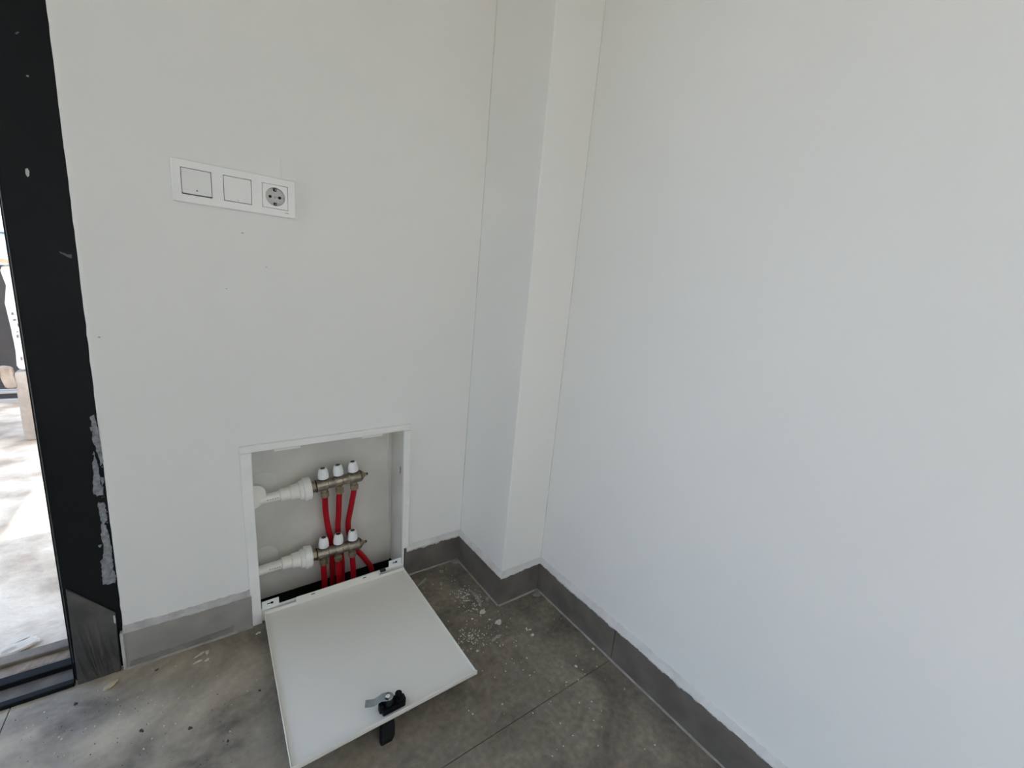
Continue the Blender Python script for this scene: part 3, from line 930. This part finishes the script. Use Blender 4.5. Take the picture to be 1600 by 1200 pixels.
def lip(s0, t0, s1, t1, h, ins):
    """folded edge: a thin upright strip with a softened bend"""
    a, b = door_pt(s0, t0), door_pt(s1, t1)
    d = (b - a).normalized()
    n_ = Vector((-d.y, d.x, 0)) * ins
    bm = bmesh.new()
    sec = [(0.0, 0.0), (0.0, h), (1.2, h + 0.0003), (1.2, 0.004), (2.2, 0.0018), (4.0, 0.0012)]
    ra = [bm.verts.new(a + n_ * k * 0.001 + Vector((0, 0, z))) for k, z in sec]
    rb_ = [bm.verts.new(b + n_ * k * 0.001 + Vector((0, 0, z))) for k, z in sec]
    m_ = len(sec)
    for k in range(m_):
        k2 = (k + 1) % m_
        bm.faces.new((ra[k], ra[k2], rb_[k2], rb_[k]))
    bm.faces.new(ra)
    bm.faces.new(list(reversed(rb_)))
    bmesh.ops.recalc_face_normals(bm, faces=bm.faces[:])
    return bm
obj('folded_edge', lip(0, 1, 1, 1, LIP, 1), 'steel', cd)
obj('folded_edge', lip(1, 1, 1, 0, LIP * 0.55, 1), 'steel', cd)
obj('folded_edge', lip(0, 0, 0, 1, LIP * 0.55, 1), 'steel', cd)
obj('folded_edge', lip(1, 0, 0, 0, LIP * 0.9, 1), 'steel', cd)
fl = obj('hinge_flange', box(0.1765, 0.4095, -0.0235, -0.0222, 0.034, 0.0580, 0.0004, 1), 'steel', cd)
obj('flange_slot', box(0.2150, 0.2245, -0.0239, -0.0233, 0.0505, 0.0530), 'slot', fl)
obj('flange_slot', box(0.3590, 0.3680, -0.0239, -0.0233, 0.0505, 0.0530), 'slot', fl)
obj('hinge_clip', box(0.415, 0.432, -0.018, -0.006, 0.046, 0.052, 0.001, 1), 'lockbody', cd)

# lock: black plate and body, zinc cam above, black swing handle below
LZ = 0.0405
bm = bmesh.new()
add_box(bm, 0.2680, 0.3175, -0.4600, -0.4330, LZ, LZ + 0.0120, 0.002, 2)
add_box(bm, 0.2640, 0.2720, -0.4520, -0.4390, LZ, LZ + 0.018, 0.0015, 1)
add_cyl(bm, (0.3085, -0.4400, LZ), (0.3085, -0.4400, LZ + 0.021), 0.0075, 16, 0.001)
add_box(bm, 0.300, 0.3200, -0.4560, -0.4400, LZ, LZ + 0.016, 0.002, 1)
obj('lock_plate', bm, 'blackpl', cd)
bm = bmesh.new()
add_lathe(bm, (0.2850, -0.4440, LZ), (0.2850, -0.4440, LZ + 0.03), [(0.0, 0.0115), (0.006, 0.0115), (0.007, 0.0105), (0.0275, 0.0105), (0.0285, 0.0095)], 28)
obj('lock_barrel', bm, 'lockbody', cd, smooth=False)
# cam: cranked strip with a rounded eye
bm = bmesh.new()
zc = LZ + 0.0290
sec = [(0.0, 0.0, 0.0098), (-0.007, 0.0, 0.0096), (-0.014, -0.0006, 0.0088), (-0.022, -0.0060, 0.0082), (-0.029, -0.0115, 0.0080), (-0.036, -0.0125, 0.0080), (-0.048, -0.0125, 0.0078)]
rows = []
ca_, sa_ = math.cos(math.radians(-24)), math.sin(math.radians(-24))
for x, dz, hw in sec:
    rows.append([(x, -hw, dz), (x, hw, dz), (x, hw, dz - 0.0024), (x, -hw, dz - 0.0024)])
rows = [[bm.verts.new((0.2850 + x * ca_ - y * sa_, -0.4440 + x * sa_ + y * ca_, zc + z)) for x, y, z in r] for r in rows]
for a, b in zip(rows, rows[1:]):
    for k in range(4):
        bm.faces.new((a[k], a[(k + 1) % 4], b[(k + 1) % 4], b[k]))
bm.faces.new(rows[0])
bm.faces.new(list(reversed(rows[-1])))
add_cyl(bm, (0.2850, -0.4440, zc - 0.0024), (0.2850, -0.4440, zc), 0.0098, 28, 0.0004)
bmesh.ops.recalc_face_normals(bm, faces=bm.faces[:])
cam_part = obj('lock_cam', bm, 'zinc', cd)
obj('cam_screw', add_cyl(bmesh.new(), (0.2830, -0.4440, zc), (0.2830, -0.4440, zc + 0.0030), 0.0050, 18, 0.0008), 'chrome', cam_part)
# handle hanging below the front edge down to the floor
bm = bmesh.new()
rows = []
for y, z, x0, x1, th in ((-0.448, 0.036, 0.268, 0.292, 0.012), (-0.462, 0.030, 0.265, 0.291, 0.012), (-0.474, 0.018, 0.260, 0.289, 0.011), (-0.482, 0.007, 0.257, 0.286, 0.010), (-0.484, 0.0005, 0.256, 0.281, 0.009)):
    rows.append([bm.verts.new(p) for p in ((x0, y, z), (x0 + 0.002, y - 0.002, z), (x1 - 0.002, y - 0.002, z), (x1, y, z), (x1, y + th, z), (x0, y + th, z))])
for a, b in zip(rows, rows[1:]):
    for k in range(6):
        bm.faces.new((a[k], a[(k + 1) % 6], b[(k + 1) % 6], b[k]))
bm.faces.new(rows[0])
bm.faces.new(list(reversed(rows[-1])))
bmesh.ops.recalc_face_normals(bm, faces=bm.faces[:])
obj('swing_handle', bm, 'blackpl', cd)

# ================================================================== MANIFOLDS
def hexnut(bm, p0, p1, r):
    return add_lathe(bm, p0, p1, [(0, r * 0.93), (0.0012, r), ((Vector(p1) - Vector(p0)).length - 0.0012, r), ((Vector(p1) - Vector(p0)).length, r * 0.93)], 6)

def manifold(label, z0, tilt, caps, pipes, xs, pipe_x0, plate_mark):
    """bar with three capped valves on top and three red pipes below; white plastic adapter on its left"""
    t = empty('pipe_manifold', (0.245, 0.05, z0), (0, -tilt, 0), label=label, category='manifold', group='heating manifolds in the cabinet')
    # local: x along the bar from its left end
    R = 0.0155
    bm = bmesh.new()
    prof = [(0.0, 0.0150), (0.001, 0.0172), (0.030, 0.0172), (0.0325, 0.0148), (0.0505, 0.0148), (0.0525, 0.0168), (0.0700, 0.0168), (0.0725, 0.0150), (0.089, 0.0150), (0.092, 0.0176), (0.1215, 0.0176), (0.1235, 0.0165)]
    add_lathe(bm, (0, 0, 0), (1, 0, 0), prof, 30)
    body = obj('bar', bm, 'nickel', t, smooth=False)
    obj('seal_ring', add_cyl(bmesh.new(), (-0.0012, 0, 0), (0.0012, 0, 0), 0.0180, 26, 0.0005), 'rubber', t)
    obj('seal_ring', add_cyl(bmesh.new(), (0.1232, 0, 0), (0.1258, 0, 0), 0.0168, 26, 0.0005), 'rubber', t)
    bm = bmesh.new()
    add_lathe(bm, (0.1250, 0, 0), (1, 0, 0), [(0, 0.0155), (0.003, 0.0150), (0.0115, 0.0062), (0.0165, 0.0050), (0.0170, 0.004)], 8)
    plug = obj('end_plug', bm, 'brass', t)
    obj('bleed_screw', add_cyl(bmesh.new(), (0.1418, 0, 0), (0.1465, 0, 0), 0.0040, 10, 0.0008), 'rubber', plug)
    # union between adapter and bar
    obj('union', hexnut(bmesh.new(), (-0.0145, 0, 0), (-0.0010, 0, 0), 0.0160), 'brass', t)
    # white plastic adapter
    ad = bmesh.new()
    add_lathe(ad, (-0.0135, 0, 0), (-1, 0, 0), [(0, 0.0270), (0.002, 0.0315), (0.016, 0.0330), (0.0185, 0.0325), (0.0205, 0.0300), (0.0215, 0.0275), (0.030, 0.0262), (0.0325, 0.0222),
                                               (0.0335, 0.0218), (0.0520, 0.0208), (0.0540, 0.0190), (0.0550, 0.0175), (0.0770, 0.0172), (0.0790, 0.0160)], 36)
    obj('adapter', ad, 'ppr', t, smooth=False)
    Lp = 0.245 - pipe_x0
    pp = obj('supply_pipe', add_cyl(bmesh.new(), (-0.088, 0, 0), (-Lp, 0.0, 0.0 if tilt else -0.004), 0.0128, 24), 'ppr', t, smooth=False)
    mk = bmesh.new()
    for k in range(5):
        add_box(mk, -0.100 - k * 0.006, -0.0965 - k * 0.006, -0.0131, -0.0118, -0.0005, 0.0010)
    obj('pipe_print', mk, 'print', pp)
    # cast label on the bar (too small to read in the photo)
    mk = bmesh.new()
    add_box(mk, 0.0055, 0.0275, -0.0183, -0.0160, -0.0046, 0.0036, 0.0004, 1)
    lb = obj('cast_label', mk, 'nickel', body)
    mk = bmesh.new()
    for k in range(5 if plate_mark else 2):
        xk = 0.0070 + k * 0.0040 + (0 if plate_mark else 0.010)
        add_box(mk, xk, xk + 0.0009, -0.0189, -0.0178, -0.0030, 0.0020)
        add_box(mk, xk, xk + 0.0028, -0.0189, -0.0178, 0.0012, 0.0020)
        if k % 2 == 0:
            add_box(mk, xk, xk + 0.0026, -0.0189, -0.0178, -0.0030, -0.0022)
    obj('cast_mark', mk, 'print', body)
    for i, x in enumerate(xs):
        # valve stem, ribbed white cap with a small coloured dot
        obj('valve_stem', hexnut(bmesh.new(), (x, 0, 0.012), (x, 0, 0.0215), 0.0098), 'brass', t)
        bm = bmesh.new()
        add_lathe(bm, (x, 0, 0.0200), (x, 0, 1), [(0, 0.0134), (0.0015, 0.0144), (0.012, 0.0142), (0.0245, 0.0116), (0.0285, 0.0106), (0.0305, 0.0086)], 24)
        for k in range(12):
            a = 2 * math.pi * k / 12
            add_lathe(bm, (x + 0.0136 * math.cos(a), 0.0136 * math.sin(a), 0.021), (x + 0.0114 * math.cos(a), 0.0114 * math.sin(a), 0.0445), [(0, 0.0014), (0.0225, 0.0011)], 6)
        cap = obj('valve_cap', bm, 'cap', t)
        obj('cap_ring', add_cyl(bmesh.new(), (x, 0, 0.0180), (x, 0, 0.0205), 0.0120, 20), 'rubber', t)
        obj('cap_dot', add_cyl(bmesh.new(), (x, 0, 0.0503), (x, 0, 0.0511), 0.0066, 16), caps[i], cap)
        # outlet nut and red pipe
        bm = bmesh.new()
        add_cyl(bm, (x, 0, -0.0245), (x, 0, -0.010), 0.0088, 18)
        hexnut(bm, (x, 0, -0.0390), (x, 0, -0.0235), 0.0122)
        obj('outlet_nut', bm, 'brass', t)
        pts = [(x, 0, -0.034)] + [Vector(p) - Vector((0.245, 0.05, z0)) for p in pipes[i]]
        if tilt:
            rot_ = Matrix.Rotation(tilt, 3, 'Y')
            pts = [pts[0]] + [rot_ @ Vector(p) for p in pts[1:]]
        obj('red_pipe', add_tube(bmesh.new(), pts, 0.0083), 'red', t, smooth=True)
    return t

manifold('upper heating manifold, its three red pipes passing behind the lower one', 0.3430, math.radians(4.4), ('capred', 'capdark', 'capdark'),
         ([(0.2695, 0.0520, 0.290), (0.2735, 0.0580, 0.240), (0.2830, 0.0700, 0.185), (0.2930, 0.0770, 0.140), (0.2960, 0.0790, 0.09), (0.296, 0.078, 0.04), (0.296, 0.075, -0.20)],
          [(0.3085, 0.0520, 0.295), (0.3085, 0.0560, 0.240), (0.3100, 0.0700, 0.180), (0.3180, 0.0790, 0.120), (0.3240, 0.0790, 0.06), (0.325, 0.077, 0.02), (0.325, 0.075, -0.20)],
          [(0.3490, 0.0520, 0.290), (0.3430, 0.0580, 0.240), (0.3400, 0.0700, 0.190), (0.3480, 0.0800, 0.140), (0.3660, 0.0800, 0.090), (0.398, 0.074, 0.040), (0.420, 0.070, -0.02), (0.425, 0.07, -0.20)]),
         (0.0215, 0.0625, 0.1045), 0.096, False)
manifold('lower heating manifold with a cast label, its red pipes dropping to the floor', 0.1245, 0.0, ('capdark', 'capdark', 'capdark'),
         ([(0.2645, 0.0500, 0.07), (0.2665, 0.0500, 0.03), (0.267, 0.052, -0.02), (0.268, 0.055, -0.20)],
          [(0.3070, 0.0500, 0.07), (0.3090, 0.0510, 0.03), (0.310, 0.052, -0.02), (0.310, 0.055, -0.20)],
          [(0.3490, 0.0500, 0.07), (0.3515, 0.0500, 0.03), (0.353, 0.052, -0.02), (0.353, 0.055, -0.20)]),
         (0.0195, 0.0610, 0.1030), 0.0935, True)

# ================================================================== SPLASHES AND CRUMBS ON THE FLOOR
rnd = random.Random(21)
def splash(u, v, r, elong=1.0, ang=0.0, m='splash', rough=0.3, h=0.0012):
    p = at(u, v, 'z', -0.0001)
    return obj('plaster_splash', add_blob(bmesh.new(), p, r, rnd, h=h, elong=elong, ang=ang, rough=rough), m, floor)
splash(754, 956, 0.0095)
splash(779, 972, 0.0100)
splash(762, 935, 0.0060, 1.4, 0.6, 'grout')
splash(832, 992, 0.0050)
splash(823, 983, 0.0028, 2.4, 1.2)
splash(828, 984, 0.0024, 2.2, -0.3)
splash(690, 893, 0.0058, 1.3, 0.2, 'grout')
splash(660, 909, 0.0056, 3.4, 0.5, 'grout', 0.5)
splash(689, 911, 0.0048, 1.3, 0.0, 'grout')
splash(746, 1017, 0.0038)
splash(776, 996, 0.0060, 2.4, 0.1, 'grout', 0.6)
splash(927, 1014, 0.0042)
splash(900, 1041, 0.0040)
splash(738, 967, 0.0032)
splash(765, 968, 0.0030)
splash(312, 1023, 0.0030, 4.2, 0.42, 'splash', 0.5)
splash(324, 1019, 0.0045, 1.5, 1.0, 'splash', 0.5)
splash(309, 1034, 0.0026, 4.2, 0.35, 'splash', 0.5)
splash(324, 1031, 0.0042, 1.1, 1.2, 'splash', 0.5)
splash(404, 989, 0.0040, 1.6, 0.5, 'splash', 0.5)
# crescent wiped in filler
bm = bmesh.new()
path = [(733, 922), (739, 926), (745, 932), (749, 939), (751, 948)]
wd = [0.0018, 0.0048, 0.006, 0.005, 0.0015]
L_, R_ = [], []
for k, (u, v) in enumerate(path):
    p = at(u, v, 'z', 0)
    q = at(*path[min(k + 1, len(path) - 1)], 'z', 0) - at(*path[max(k - 1, 0)], 'z', 0)
    n_ = Vector((-q.y, q.x, 0)).normalized() * wd[k]
    L_.append(p + n_)
    R_.append(p - n_)
add_prism(bm, L_ + list(reversed(R_)), (0, 0, 0.001))
obj('plaster_streak', bm, 'grout', floor)
bm = bmesh.new()
def scatter(cu, cv, su, sv, n, r0, r1):
    for _ in range(n):
        u, v = rnd.gauss(cu, su), rnd.gauss(cv, sv)
        if v < 885 or v > 1190:
            continue
        p = at(u, v, 'z', -0.0001)
        if p.y > -0.02 or p.x > XC - 0.02 or (p.x > XA - 0.02 and p.y > -DP - 0.02):
            continue
        add_blob(bm, p, rnd.uniform(r0, r1), rnd, h=0.0008, n=7, elong=rnd.uniform(1, 1.6), ang=rnd.uniform(0, 3))
scatter(725, 930, 8, 7, 70, 0.0008, 0.0024)
scatter(740, 945, 9, 8, 50, 0.0006, 0.0022)
scatter(735, 994, 13, 9, 90, 0.0006, 0.0022)
scatter(760, 985, 26, 22, 40, 0.0006, 0.0018)
scatter(690, 905, 18, 10, 12, 0.0008, 0.0020)
scatter(860, 1040, 80, 60, 45, 0.0006, 0.0022)
scatter(900, 1120, 70, 40, 20, 0.0006, 0.0018)
scatter(300, 1080, 90, 50, 40, 0.0005, 0.0016)
scatter(150, 1130, 60, 35, 30, 0.0005, 0.0018)
obj('plaster_specks', bm, 'splash', floor, props=dict(kind='stuff'))
bm = bmesh.new()
for u, v, r in ((297, 1138, 0.0030), (245, 1047, 0.0024), (118, 1100, 0.0030), (406, 1079, 0.0022), (221, 1142, 0.0030), (356, 1158, 0.0014)):
    add_blob(bm, at(u, v, 'z', -0.0001), r, rnd, h=0.002, n=8, elong=1.6, ang=rnd.uniform(0, 3), rough=0.5)
for k in range(60):
    u, v = rnd.uniform(20, 420), rnd.uniform(1085, 1198)
    add_blob(bm, at(u, v, 'z', -0.0001), rnd.uniform(0.0005, 0.0012), rnd, h=0.0008, n=6)
obj('dirt_crumbs', bm, 'crumb', floor, props=dict(kind='stuff'))
# cream chunk at the foot of the door frame
bm = bmesh.new()
pc = at(173, 1070, 'z', 0.004)
bmesh.ops.create_icosphere(bm, subdivisions=3, radius=1.0)
for v in bm.verts:
    n_ = noise.noise(v.co * 2.2) * 0.25
    v.co = Vector((v.co.x * 0.0140 * (1 + n_), v.co.y * 0.0058 * (1 + n_), max(v.co.z, -0.6) * 0.0055 * (1 + n_)))
ch = tag(obj('plaster_chunk', bm, 'chunk', smooth=True), label='small cream plaster chunk lying on the floor at the foot of the black door frame', category='chunk')
ch.location = (pc.x, pc.y, 0.0033)
ch.rotation_euler = (0, 0, math.radians(38))
